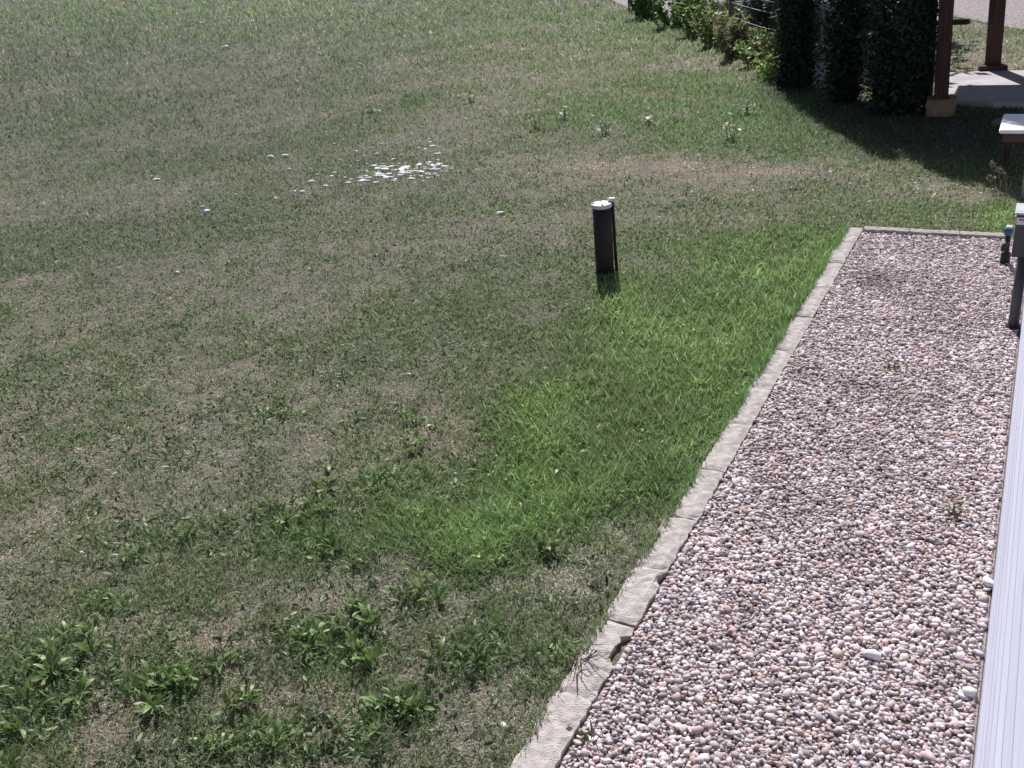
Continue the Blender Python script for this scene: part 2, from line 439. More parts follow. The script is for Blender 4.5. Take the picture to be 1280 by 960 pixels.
step = 0.0190
ux, uy = np.meshgrid(np.arange(BED_X0 + 0.012, BED_X1 - 0.012, step), np.arange(1.9, BED_Y1 - 0.01, step))
ux = ux.ravel() + rng.uniform(-.4, .4, ux.size) * step; uy = uy.ravel() + rng.uniform(-.4, .4, uy.size) * step
n = len(ux)
size = rng.lognormal(math.log(0.0136), 0.30, n).clip(0.006, 0.026)
pz = 0.006 + rng.uniform(0, 0.013, n)
dirt = np.clip(field(DIRT, ux, uy), 0, 1)
pc = .90 * PAL[rng.choice(len(PAL), n, p=PW)] * rng.uniform(.80, 1.12, (n, 1))
pc = pc * (0.80 + .4 * fbm(ux, uy, .5, 12, 3))[:, None]
pc = pc * (1 - 0.55 * dirt[:, None]) + np.array([.10, .07, .055]) * 0.55 * dirt[:, None]
ux = ux.clip(BED_X0 + .02, BED_X1 - .02)
PVs = pebbles_arr(ux, uy, pz, size, rng.uniform(.26, .55, n), rng)
# the 300 that show largest are single pebbles, the rest one mass
show = size / (np.hypot(ux + .55, uy) ** 1.2 + 2) * (uy > 2.5) * (ux < -0.05)
show[(uy < 3.0 - (ux + .05) * 0) & (ux > -.05)] = 0
# keep those inside the photograph's frame
big = np.argsort(-show)[:300]
mask = np.ones(n, bool); mask[big] = False
mi = np.where(mask)[0]
V = PVs[mi].reshape(-1, 3)
T = (BT[None] + (np.arange(len(mi)) * len(BV))[:, None, None]).reshape(-1, 3)
gr = mesh_np("gravel", V, T.ravel(), np.arange(len(T)) * 3, M_PEBBLE, bed, np.repeat(pc[mi], len(BV), 0), True)
gr["kind"] = "stuff"
for i in big:
    c0 = PVs[i].mean(0)
    o = mesh_np("pebble", PVs[i] - c0, BT.ravel(), np.arange(len(BT)) * 3, M_PEBBLE, bed, np.repeat(pc[i][None], len(BV), 0), True)
    o.location = c0

# ----------------------------------------------------------------- concrete edging
kerb = thing("garden_edging", (0, 0, 0), "pale weathered concrete block edging around the gravel bed", "edging")
def block(x0, x1, y0, y1, top=0.045, chip=None, rot=0.0):
    bm = bmesh.new()
    nx = max(2, int((x1 - x0) / 0.03)); ny = max(2, int((y1 - y0) / 0.03))
    cxm, cym = (x0 + x1) / 2, (y0 + y1) / 2
    grid = []
    for j in range(ny + 1):
        row = []
        for i in range(nx + 1):
            px = x0 + (x1 - x0) * i / nx; py = y0 + (y1 - y0) * j / ny
            e = min(i, nx - i, j, ny - j)
            zz = top - (0.010 if e == 0 else 0) + random.uniform(-.0022, .0022)
            if e == 0:
                px += random.uniform(-.006, .006); py += random.uniform(-.005, .005)
            if chip and px > chip[0] and chip[1] < py < chip[2]:
                px = chip[0] + random.uniform(-.012, .012) + (px - chip[0]) * .15
                zz -= 0.004
            c_, s_ = math.cos(rot), math.sin(rot)
            dx, dy = px - cxm, py - cym
            row.append(bm.verts.new((cxm + dx * c_ - dy * s_, cym + dx * s_ + dy * c_, zz)))
        grid.append(row)
    for j in range(ny):
        for i in range(nx):
            bm.faces.new((grid[j][i], grid[j][i + 1], grid[j + 1][i + 1], grid[j + 1][i]))
    edge = [grid[0][i] for i in range(nx)] + [grid[j][nx] for j in range(ny)] + [grid[ny][i] for i in range(nx, 0, -1)] + [grid[j][0] for j in range(ny, 0, -1)]
    low = [bm.verts.new((v.co.x, v.co.y, -0.06)) for v in edge]
    for k in range(len(edge)):
        k2 = (k + 1) % len(edge)
        bm.faces.new((edge[k2], edge[k], low[k], low[k2]))
    return bm
joints = [1.2, 1.75, 2.22, 2.78, 3.28, 3.72, 4.20, 4.72, 5.30, 5.88, 6.50, 7.15, 7.80, 8.46, 9.02, 9.50]
for i, (a, b) in enumerate(zip(joints[:-1], joints[1:])):
    ox = random.uniform(-.012, .012)
    chip = None
    if a == 2.78: chip = (-1.385, 3.02, 3.20)
    if a == 3.28: chip = (-1.365, 3.60, 3.69)
    bm = block((-1.505 if a < 3.9 else -1.492) + ox, -1.345 + ox * .5, a + .0022, b - .0022, 0.036 + random.uniform(-.005, .005), chip, random.uniform(-.008, .008))
    obj("concrete_block", bm, M_KERB, kerb)
for a, b in [(-1.335, -0.93), (-0.92, -0.50), (-0.49, -0.09)]:
    bm = block(a, b, 9.41, 9.50, 0.055 + random.uniform(-.004, .004), None, random.uniform(-.012, .012))
    obj("concrete_block", bm, M_KERB, kerb)

# ----------------------------------------------------------------- house wall
house = thing("house_wall", (0.09, 4, 0), "long pale lavender-white lap-sided house wall beside the gravel", "house wall")
bm = bmesh.new(); add_box(bm, (3.06, -0.25, 1.7), (5.9, 11.3, 3.4))
obj("house_body", bm, M_FOUND, house)
bm = bmesh.new(); add_box(bm, (0.018, -0.26, 0.25), (0.036, 11.36, 0.52), 0.004)
obj("foundation_panel", bm, M_FOUND, house)
def board(z0, z1, y0, y1, out=0.0):
    bm = bmesh.new()
    prof = [(0.045, z0 + .002), (-0.010 - out, z0), (-0.013 - out, z0 + .004), (-0.012 - out, z0 + .014), (0.008 - out, z0 + .060), (0.016, z1 + .012), (0.045, z1 + .012)]
    ra = [bm.verts.new((px, y0, pz_)) for px, pz_ in prof]; rb = [bm.verts.new((px, y1, pz_)) for px, pz_ in prof]
    k = len(prof)
    for i in range(k): bm.faces.new((ra[i], ra[(i + 1) % k], rb[(i + 1) % k], rb[i]))
    bm.faces.new(ra[::-1]); bm.faces.new(rb)
    return bm
zz = 0.512; row = 0
while zz < 3.3:
    if row % 2: parts = [(-5.9, -1.6 + .4 * row), (-1.596 + .4 * row, 5.33)]
    else: parts = [(-5.9, 1.2 - .35 * row), (1.204 - .35 * row, 5.33)]
    for a, b in parts:
        obj("siding_board", board(zz, min(zz + 0.2, 3.38), a, b, 0.006 if row == 1 and a < -1.7 else 0), M_SIDING, house)
    zz += 0.2; row += 1
bm = bmesh.new(); add_box(bm, (0.014, 5.375, 1.85), (0.06, 0.085, 2.7), 0.004)
obj("corner_trim", bm, M_SIDING, house)
bm = bmesh.new(); add_box(bm, (3.06, -0.25, 3.46), (5.9, 11.3, 0.12), 0.01)
obj("roof", bm, M_ROOF, house)

# utility box and conduit on the wall
ub = thing("utility_box", (0.008, 7.33, -0.03), "grey utility box with pale lid on a conduit against the house wall", "utility box")
bm = bmesh.new(); add_tube(bm, [(0.03, 0, 0.0), (0.03, 0, 0.62)], 0.036, 14)
obj("conduit", bm, M_GREYMETAL, ub, True)
bm = bmesh.new(); add_tube(bm, [(0.03, 0, -0.02), (0.03, 0, 0.07)], 0.05, 14); obj("conduit_foot", bm, M_DARKIRON, ub, True)
bm = bmesh.new(); add_box(bm, (0.02, 0.0, 0.765), (0.126, 0.24, 0.30), 0.006); bx_ = obj("enclosure", bm, M_GREYMETAL, ub)
bm = bmesh.new(); add_box(bm, (-0.0455, -0.02, 0.875), (0.004, 0.16, 0.05), 0); add_box(bm, (0.0, -0.1225, 0.875), (0.08, 0.004, 0.05), 0); lb = obj("warning_label", bm, M_WHITE, bx_)
bm = bmesh.new(); add_box(bm, (0.0, -0.1255, 0.885), (0.05, 0.002, 0.012), 0); obj("printed_bar", bm, M_RED, ub)
bm = bmesh.new(); add_box(bm, (-0.0485, -0.02, 0.885), (0.002, 0.10, 0.012), 0); obj("printed_bar", bm, M_RED, ub)
bm = bmesh.new(); add_box(bm, (0.016, 0.0, 0.924), (0.142, 0.258, 0.014), 0.004); obj("lid", bm, M_PALEMETAL, ub)

# yard hydrant at the end of the edging
hy = thing("water_spigot", (-0.085, 8.75, 0), "small dark water spigot with blue and white handle by the bed corner", "spigot")
bm = bmesh.new(); add_tube(bm, [(0, 0, -0.02), (0, 0, 0.27)], 0.022, 12); obj("riser", bm, M_DARKIRON, hy, True)
bm = bmesh.new(); add_tube(bm, [(0, 0, 0.20), (-.02, -0.06, 0.19), (-.025, -0.09, 0.15)], [0.022, 0.02, 0.018], 12); obj("spout", bm, M_DARKIRON, hy, True)
bm = bmesh.new(); add_tube(bm, [(0, 0, 0.262), (0, 0, 0.30), (0, 0, 0.325)], [0.032, 0.04, 0.03], 14); obj("handle_cap", bm, M_BLUE, hy, True)
bm = bmesh.new(); add_box(bm, (0, -0.01, 0.334), (0.05, 0.07, 0.016), 0.004); obj("handle", bm, M_PALEMETAL, hy)
bm = bmesh.new(); add_tube(bm, [(0, 0, -.01), (0, 0, 0.10), (0, 0, .12)], [0.04, 0.038, .025], 12); obj("valve_body", bm, M_DARKIRON, hy, True)

# ----------------------------------------------------------------- well casing
PX, PY = -3.36, 7.84
pz0 = float(gz(PX, PY))
well = thing("well_pipe", (PX, PY, pz0 + .02), "dark brown steel well pipe with pale round cap standing in the lawn", "well pipe")
bm = bmesh.new(); add_tube(bm, [(0, 0, -.05), (0, 0, .3), (0, 0, 0.60)], 0.084, 32); obj("casing", bm, M_CASING, well, True)
bm = bmesh.new(); add_tube(bm, [(0, 0, .595), (0, 0, .598), (0, 0, 0.620), (0, 0, .630), (0, 0, .633)], [0.088, 0.094, 0.094, 0.090, 0.082], 32); cp = obj("cap", bm, M_CAP, well)
for k in range(4):
    a = 0.5 + k * math.pi / 2
    bm = bmesh.new(); add_tube(bm, [(.074 * math.cos(a), .074 * math.sin(a), .628), (.074 * math.cos(a), .074 * math.sin(a), .641)], 0.009, 6); obj("bolt", bm, M_GREYMETAL, cp)
bm = bmesh.new(); add_box(bm, (.072, .068, .648), (.062, .05, .034), 0.006); obj("conduit_hub", bm, M_CAP, well)
bm = bmesh.new(); add_tube(bm, [(.078, .065, .63), (.086, .055, .45), (.096, .035, .25), (.108, .02, -.03)], [0.015] * 4, 12); obj("conduit", bm, M_CONDUIT, well, True)

# ----------------------------------------------------------------- pavilion (posts in view, roof above the frame)
pav = thing("garden_pavilion", (0, 0, 0), "brown timber garden pavilion with skirted posts at the patio", "pavilion")
ROOF_Z = 2.62
def post(x, y, wd, mat, rz, skirt=True, sh=.23, smat=None):
    bm = bmesh.new(); vs = add_box(bm, (x, y, ROOF_Z / 2 + .03), (wd, wd, ROOF_Z - .06), 0.012, rz)
    for v in bm.verts: v.co.x -= .035 * v.co.z          # old posts, slightly out of plumb
    o = obj("post", bm, mat, pav)
    if skirt:
        for k in range(4):
            a = rz + k * math.pi / 2
            d = wd / 2 + .053
            cx_, cy_ = x + d * math.cos(a), y + d * math.sin(a)
            bm = bmesh.new(); add_box(bm, (cx_, cy_, sh / 2), (.09, wd + (.19 if k % 2 else .008), sh), 0.008, a)
            obj("skirt_board", bm, smat or M_SKIRT, o)
    return o
post(-1.205, 15.02, 0.185, M_CEDAR, 0.10)
post(-1.46, 15.55, 0.19, M_CEDARDK, 0.10, False)
post(-0.74, 18.38, 0.235, M_CEDAR, 0.10, True, .15, M_CEDAR)
post(3.2, 15.0, 0.185, M_CEDAR, 0.0)
post(3.2, 18.38, 0.185, M_CEDAR, 0.0)
bm = bmesh.new(); add_box(bm, (-1.42, 15.80, 1.13), (0.84, 0.12, 0.065), 0.008, 0.06); obj("cross_rail", bm, M_CEDAR, pav)
for yy in (15.0, 18.4):
    bm = bmesh.new(); add_box(bm, (0.75, yy, ROOF_Z + .08), (6.0, .14, .19), .01); obj("beam", bm, M_CEDAR, pav)
for k in range(7):
    bm = bmesh.new(); add_box(bm, (-2.1 + k * .94, 17.0, ROOF_Z + .235), (.06, 4.8, .11), .006); obj("rafter", bm, M_CEDAR, pav)
bm = bmesh.new(); add_box(bm, (0.75, 17.0, ROOF_Z + .32), (6.1, 4.9, .05), .008); obj("roof_deck", bm, M_ROOF, pav)

# table and chair near the right edge
tb = thing("patio_table", (0.22, 11.18, 0), "white topped patio table with brown apron by the house corner", "table")
bm = bmesh.new(); add_box(bm, (0, 0, .675), (1.06, .80, .035), .008, 0.0); obj("tabletop", bm, M_WHITE, tb)
bm = bmesh.new()
for sx, sy, a, b in ((0, -.34, .98, .03), (0, .34, .98, .03), (-.475, 0, .03, .65), (.475, 0, .03, .65)):
    add_box(bm, (sx, sy, .61), (a, b, .092))
obj("apron", bm, M_CHAIR, tb)
for sx in (-.245, .36):
    for sy in (-.31, .31):
        bm = bmesh.new(); add_tube(bm, [(sx, sy, 0), (sx, sy, .655)], .017, 10); obj("leg", bm, M_PALEMETAL, tb, True)
ch = thing("patio_bench", (0.26, 12.15, 0), "low dark wooden bench in the shade just behind the white table", "bench", rz=0.05)
for k in range(4):
    bm = bmesh.new(); add_box(bm, (0, -.165 + .11 * k, .43), (1.16, .10, .03), .004); obj("slat", bm, M_CHAIR, ch)
for sx in (-.5, .5):
    for sy in (-.17, .17):
        bm = bmesh.new(); add_box(bm, (sx, sy, .205), (.05, .05, .41), .004); obj("leg", bm, M_CHAIR, ch)
bm = bmesh.new(); add_tube(bm, [(-.42, 12.05, .485), (-.36, 12.08, .50), (-.28, 12.13, .50), (-.22, 12.17, .485)], [.03, .05, .055, .035], 12)
tag(obj("cushion", bm, M_GREYMETAL, None, True), "small grey rolled cushion at the left end of the low dark bench", "cushion")

# ----------------------------------------------------------------- leaf clouds
def leaf_mesh(name, P, size, mat, cols, parent=None, narrow=0.5, up=0.0, r=rng):
    """one small folded leaf (two triangles) per point"""
    n = len(P)
    d = r.normal(size=(n, 3)); d[:, 2] = d[:, 2] * .7 + up; d /= np.linalg.norm(d, axis=1)[:, None]
    e = np.cross(d, r.normal(size=(n, 3))); e /= np.linalg.norm(e, axis=1)[:, None] + 1e-9
    L = (size * r.uniform(.6, 1.3, n))[:, None]
    nrm = np.cross(d, e)
    V = np.stack([P - d * L * .5, P + e * L * narrow * .5 + nrm * L * .08, P + d * L * .5, P - e * L * narrow * .5 + nrm * L * .08], 1).reshape(-1, 3)
    b = np.arange(n)[:, None] * 4
    T = np.concatenate([b + np.array([0, 1, 2]), b + np.array([0, 2, 3])], 1).reshape(-1, 3)
    return mesh_np(name, V, T.ravel(), np.arange(len(T)) * 3, mat, parent, np.repeat(cols, 4, 0))

def evergreen(x, y, h, rad, label, lean=0.0, base=0.10, nleaf=9000, seed=1, foot=.7):
    r = np.random.default_rng(seed)
    t = thing("evergreen_tree", (x, y, float(gz(x, y))), label, "tree", "dark evergreens beside the pavilion")
    bm = bmesh.new()
    add_tube(bm, [(0, 0, -.05), (.02, 0, h * .3), (lean * .6, .02, h * .6), (lean, 0, h * .97)], [.07, .055, .035, .01], 9)
    for k in range(12):
        z0 = .25 + k * h * .07; a = r.uniform(0, 6.28); q = rad * .75 * (1 - .7 * k / 12)
        add_tube(bm, [(lean * z0 / h, 0, z0), (lean * z0 / h + q * .6 * math.cos(a), q * .6 * math.sin(a), z0 + .12), (lean * z0 / h + q * math.cos(a), q * math.sin(a), z0 + .3)], [.018, .012, .005], 5)
    obj("trunk", bm, M_BARK, t, True)
    nc = 800
    cz = base + (h - base) * r.uniform(0, 1, nc) ** 1.6
    prof = rad * np.clip(1.05 - (cz / h) ** 2.6, .05, 1) * (0.78 + .3 * r.uniform(0, 1, nc)) * np.clip(foot + (1 - foot) * cz / 1.3, 0, 1)
    ca = r.uniform(0, 2 * np.pi, nc); cr = prof * np.sqrt(r.uniform(.02, 1, nc))
    C = np.stack([cr * np.cos(ca) + lean * cz / h, cr * np.sin(ca), cz], 1)
    k = r.integers(0, nc, nleaf)
    P = C[k] + r.normal(0, 1, (nleaf, 3)) * np.array([.075, .075, .10])
    P = P[P[:, 2] > .04]
    tone = r.uniform(.6, 1.3, nc)[k][:len(P)][:, None] * r.uniform(.75, 1.25, (len(P), 1))
    cols = np.array([.040, .057, .034]) * tone
    leaf_mesh("crown", P, .10, M_CONIFER, cols, t, .42, .5, r)
    return t
evergreen(-3.74, 17.35, 5.4, .32, "dark narrow evergreen farthest left, next to the weedy fence line", 0.0, .03, 16000, 11, .75)
evergreen(-2.70, 16.05, 5.0, .36, "dark slim evergreen between the two pale gaps in the tree row", .05, .06, 15000, 12, .33)
evergreen(-1.83, 15.25, 5.5, .50, "dark bushy evergreen just left of the brown pavilion post", -.05, .05, 19000, 13, .62)

def leafy_tree(x, y, h, crown_r, z0, label, seed):
    r = np.random.default_rng(seed)
    t = thing("shade_tree", (x, y, 0.0), label, "tree", "tall shade trees beyond the fence")
    bm = bmesh.new()
    add_tube(bm, [(0, 0, -.1), (.05, .03, z0), (.1, 0, h * .6), (.05, .1, h * .85)], [.2, .16, .09, .03], 10)
    for k in range(9):
        a = r.uniform(0, 6.28); zb = z0 * .8 + k * (h - z0) * .07
        add_tube(bm, [(.06, .02, zb), (crown_r * .45 * math.cos(a), crown_r * .45 * math.sin(a), zb + .7), (crown_r * .85 * math.cos(a), crown_r * .85 * math.sin(a), zb + 1.5)], [.07, .045, .015], 6)
    obj("trunk", bm, M_BARK, t, True)
    nc = 90
    u = r.normal(size=(nc, 3)); u /= np.linalg.norm(u, axis=1)[:, None]
    C = u * (r.uniform(.2, 1, (nc, 1)) ** .5) * np.array([crown_r, crown_r, (h - z0) * .5]) + np.array([0, 0, (h + z0) / 2])
    k = r.integers(0, nc, 5200)
    P = C[k] + r.normal(0, .36, (5200, 3))
    cols = np.array([.035, .06, .022]) * r.uniform(.6, 1.4, nc)[k][:, None] * r.uniform(.7, 1.3, (5200, 1))
    leaf_mesh("crown", P, .30, M_CONIFER, cols, t, .6, .2, r)
    return t
leafy_tree(-7.4, 31.4, 8.5, 2.2, 2.9, "tall shade tree beyond the wire fence, behind the yellowish weeds", 21)
leafy_tree(-9.6, 35.8, 9.0, 2.8, 2.8, "tall shade tree farthest left beyond the fence, above the picture", 22)
leafy_tree(-5.3, 25.8, 6.0, 1.5, 2.7, "tall shade tree behind the leftmost dark evergreen", 23)
leafy_tree(-6.4, 28.8, 7.5, 1.6, 2.8, "tall shade tree farthest back behind the dark evergreens", 24)
leafy_tree(-4.6, 22.7, 5.0, 1.1, 2.6, "shortest shade tree, just behind the dark evergreens", 25)

# wire fence behind the weeds
fence = thing("wire_fence", (0, 0, 0), "thin wire fence running behind the tall weeds at the trees", "fence")
A = np.array([-4.1, 18.6]); B = np.array([-12.2, 31.6])
for k in range(5):
    p = A + (B - A) * k / 4
    bm = bmesh.new(); add_tube(bm, [(p[0], p[1], -.1), (p[0], p[1], 1.25)], .035, 8); obj("fence_post", bm, M_BARK, fence, True)
for zw in (.35, .7, 1.0, 1.2):
    bm = bmesh.new()
    pts = []
    for k in range(17):
        p = A + (B - A) * k / 16
        pts.append((p[0] + .04, p[1] + .04, zw - .03 * abs(math.sin(k * math.pi / 4))))
    add_tube(bm, pts, .007, 5); obj("wire", bm, M_WIRE, fence, True)

# ----------------------------------------------------------------- tall weeds along the fence
def bush(name, px, py, h, rad, base_col, n, label, cat, group, seed, leaf=.10, dead=.15, ns=16, smat=None):
    r = np.random.default_rng(seed)
    p = ground_at(px, py)
    t = thing(name, (p[0], p[1], float(gz(*p))), label, cat, group)
    bm = bmesh.new(); tips = []
    for k in range(ns):
        a = r.uniform(0, 6.28); q = rad * math.sqrt(r.uniform(.05, 1)); hh = h * r.uniform(.55, 1.05)
        b0 = (q * .5 * math.cos(a), q * .5 * math.sin(a), -.02)
        m0 = (q * .8 * math.cos(a), q * .8 * math.sin(a), hh * .55)
        e0 = (q * 1.15 * math.cos(a + .2), q * 1.15 * math.sin(a + .2), hh)
        add_tube(bm, [b0, m0, e0], [.008, .006, .003], 4); tips.append((b0, m0, e0))
    obj("stems", bm, smat or M_SKIRT, t)
    tp = np.array(tips)
    k = r.integers(0, ns, n); s = r.uniform(.1, 1.05, n)[:, None]
    P = (1 - s) ** 2 * tp[k, 0] + 2 * s * (1 - s) * tp[k, 1] + s ** 2 * tp[k, 2] + r.normal(0, .05, (n, 3))
    P[:, 2] = P[:, 2].clip(.02, None)
    cols = np.array(base_col) * r.uniform(.6, 1.45, (n, 1))
    dd = r.uniform(0, 1, n) < dead
    cols[dd] = np.array([.26, .20, .14]) * r.uniform(.6, 1.3, (dd.sum(), 1))
    leaf_mesh("leaves", P, leaf, M_WEED, cols, t, .5, .3, r)
    return t
G = "tall weeds along the fence line"
YG = (.15, .18, .060)
for args in [
    (815, 22, .95, .60, (.10, .15, .05), 520, "green leafy weed clump at the far left end of the fence line", 1, .16, .08),
    (850, 32, 1.0, .60, (.12, .16, .06), 560, "tall green weed clump second along the fence from the far end", 2, .15, .12),
    (880, 45, .95, .55, YG, 560, "yellow-green weed clump in the middle of the fence line", 3, .13, .2),
    (905, 58, .85, .50, YG, 520, "yellow-green weed clump mixed with dead brown stems below the wires", 4, .12, .35),
    (930, 72, .70, .45, (.14, .16, .07), 460, "low brownish weed clump with fallen dead stems", 5, .11, .5),
    (955, 84, .62, .40, YG, 460, "pale yellow-green weed clump near the leftmost evergreen", 6, .10, .25),
    (968, 98, .42, .36, (.19, .22, .075), 420, "short bright yellow-green weed clump at the foot of the leftmost evergreen", 7, .09, .12),
    (955, 40, 1.0, .38, (.07, .10, .06), 320, "dark bluish leafy weed clump beside the leftmost evergreen", 8, .13, .05)]:
    px, py, h, rad, bc, n_, lab, sd, lf, dead = args
    bush("tall_weed", px, py, h, rad * 1.25, (bc[0] * 1.45, bc[1] * 1.75, bc[2] * 1.6), int(n_ * 2.6), lab, "weed", G, 100 + sd, lf * 1.1, dead)

# leaves catching light beside and between the trees
for px, py, h, n_, lab, sd in [(1024, 78, .85, 90, "sparse sapling with sunlit leaves in the gap between evergreens", 31), (1147, 55, 1.5, 130, "sparse green sapling seen between bushy evergreen and post", 32)]:
    bush("sapling", px, py, h, .16, (.20, .26, .10), n_, lab, "sapling", None, sd, .085, .1)

# ----------------------------------------------------------------- rosette weeds on the lawn
def leaf_shape(L, W, curl):
    bm = bmesh.new()
    st = [(0, .18), (.25, .62), (.5, .95), (.75, .8), (.92, .4)]
    rows = []
    for s, wv in st:
        zc = L * (0.55 * s - curl * s * s); xx = L * s * (1 - .12 * s)
        rows.append([bm.verts.new((xx, -W / 2 * wv, zc + .12 * W * wv)), bm.verts.new((xx, 0, zc)), bm.verts.new((xx, W / 2 * wv, zc + .12 * W * wv))])
    tip = bm.verts.new((L * .9, 0, L * (.55 - curl)))
    for a, b in zip(rows[:-1], rows[1:]):
        bm.faces.new((a[0], a[1], b[1], b[0])); bm.faces.new((a[1], a[2], b[2], b[1]))
    bm.faces.new((rows[-1][0], rows[-1][1], tip)); bm.faces.new((rows[-1][1], rows[-1][2], tip))
    me = bpy.data.meshes.new("leaf"); bm.to_mesh(me); bm.free()
    for p in me.polygons: p.use_smooth = True
    return me
def leaf_mat(name, c1, c2):
    m = mat_noise(name, c1, c2, 14, 0.45, 0.1, 60, spec=.4)
    t = m.node_tree; p = t.nodes["Principled BSDF"]
    tr = t.nodes.new("ShaderNodeBsdfTranslucent")
    src = p.inputs["Base Color"].links[0].from_socket
    t.links.new(src, tr.inputs["Color"])
    mx = t.nodes.new("ShaderNodeMixShader"); mx.inputs[0].default_value = .35
    t.links.new(p.outputs[0], mx.inputs[1]); t.links.new(tr.outputs[0], mx.inputs[2])
    t.links.new(mx.outputs[0], t.nodes["Material Output"].inputs["Surface"])
    return m
LM = [leaf_mat("broad_leaf_green", (.105, .19, .06), (.22, .33, .10)), leaf_mat("broad_leaf_pale", (.20, .26, .11), (.34, .38, .20))]
LEAVES = []
for m in LM:
    for L, W, cu in ((.095, .021, .40), (.075, .020, .25), (.11, .024, .55), (.085, .016, .10)):
        me = leaf_shape(L, W, cu); me.materials.append(m); LEAVES.append(me)
def rosette(px, py, rad_px, n_, label, pale=.25, scale=1.0, seed=0):
    r = random.Random(seed)
    p = ground_at(px, py)
    t = thing("broadleaf_weed", (p[0], p[1], float(gz(*p))), label, "weed", "broadleaf weeds in the lawn")
    wx = np.linalg.norm(ground_at(px + rad_px, py) - p)
    n_ = int(n_ * 2.6)
    hubs = [(0, 0)] + [(r.gauss(0, 1) * wx * .95, r.gauss(0, 1) * wx * .9) for _ in range(max(2, int(wx / .022)))]
    for k in range(n_):
        hx, hy_ = hubs[0] if k % 7 == 0 else hubs[r.randrange(len(hubs))]
        me = LEAVES[(4 if r.random() < pale else 0) + r.randrange(4)]
        o = bpy.data.objects.new("leaf", me); COL.objects.link(o); o.parent = t
        a = r.uniform(0, 6.283)
        o.location = (hx + .015 * math.cos(a), hy_ + .015 * math.sin(a), .008 + r.uniform(0, .02))
        o.rotation_euler = (r.uniform(-.8, .8), r.uniform(-1.05, .05), a)
        s = scale * r.uniform(.35, 1.2); o.scale = (s, s * r.uniform(.8, 1.3), s)
    return t
ros = [
    (500, 882, 26, 34, "star-shaped broadleaf weed left of the lowest edging block, on dry turf", .3, 1.0),
    (355, 655, 34, 40, "big dark green broadleaf weed patch left of the lush grass, its upper half", .2, 1.0),
    (415, 690, 30, 34, "dark green broadleaf weed patch left of the lush grass, its lower half", .2, .95),
    (445, 815, 42, 46, "widest broadleaf weed patch, above the star-shaped weed", .2, .95),
    (505, 745, 24, 26, "pale-leaved broadleaf weed between dry turf and lush grass", .6, .95),
    (235, 855, 30, 34, "broadleaf weed with upright dark leaves on bare brown turf", .2, 1.0),
    (70, 845, 30, 36, "broadleaf weed near the left edge with one pale upright leaf", .25, 1.05),
    (310, 875, 24, 22, "small broadleaf weed right of the upright dark-leaved weed", .2, .85),
    (25, 915, 28, 28, "broadleaf weed in the lower left corner", .2, 1.05),
    (175, 700, 34, 30, "loose broadleaf weed on the left half, among dry grass", .25, .85),
    (510, 565, 34, 28, "low broadleaf weed patch left of the bright green grass", .3, .8),
    (700, 570, 44, 40, "broad weed patch inside the bright green grass near the edging", .2, .9),
    (350, 512, 22, 22, "round bright weed tuft alone in the dry middle lawn", .15, .8),
    (340, 935, 26, 22, "broadleaf weed at the bottom edge, left of centre", .2, .9),
    (680, 690, 14, 14, "drooping pale-leaved weed at the lower rim of the lush grass", .9, 1.0),
    (408, 640, 26, 20, "loose broadleaf weed directly above the big dark patch", .25, .85),
    (455, 598, 26, 20, "thin broadleaf weed between the big dark patch and the low patch", .25, .8),
    (548, 535, 26, 18, "sparse broadleaf weed at the left rim of the bright grass", .3, .75),
    (465, 780, 28, 24, "leafy weed just above the widest patch, pale leaves on top", .5, .95),
    (395, 795, 24, 20, "broadleaf weed at the left end of the widest patch", .2, .9),
    (195, 890, 26, 20, "low broadleaf weed in front of the upright dark-leaved one", .25, .9),
    (110, 800, 24, 18, "thin broadleaf weed above the one with the pale leaf, near the left edge", .3, .9),
    (600, 832, 26, 18, "grassy broadleaf weed between the star-shaped weed and the edging", .3, .85),
    (655, 640, 34, 24, "bright broadleaf weed at the front rim of the lush grass", .5, .8),
    (150, 760, 18, 16, "small broadleaf weed on the left, above the one with the pale leaf", .2, .8),
    (432, 82, 20, 26, "distant dark green weed tuft in the upper lawn, left one", .1, 1.5),
    (517, 125, 13, 18, "distant dark green weed tuft in the upper lawn, right one", .1, 1.3),
]
for i, a in enumerate(ros): rosette(*a, seed=300 + i)

# pale upright weeds in the upper lawn
for i, (px, py, h, lab) in enumerate([
    (672, 165, .38, "pale grey upright weed left of the dark green patch"),
    (705, 150, .30, "pale weed with spread leaves right beside the leftmost pale one"),
    (757, 172, .42, "tallest pale upright weed in the middle of the dark green patch"),
    (808, 158, .25, "faint pale weed right of the tallest pale weed"),
    (913, 180, .45, "pale upright weed with white leaf tips near the tree shadow"),
    (931, 142, .32, "small pale weed just above the white-tipped one"),
    (463, 140, .25, "pale low weed left of the distant right tuft"),
    (590, 128, .28, "pale yellowish weed in the upper middle lawn")]):
    bush("pale_weed", px, py, h * .72, .09, (.46, .50, .36), 36, lab, "weed", "pale upright weeds in the upper lawn", 400 + i, .085, .1, 4, M_STEM)

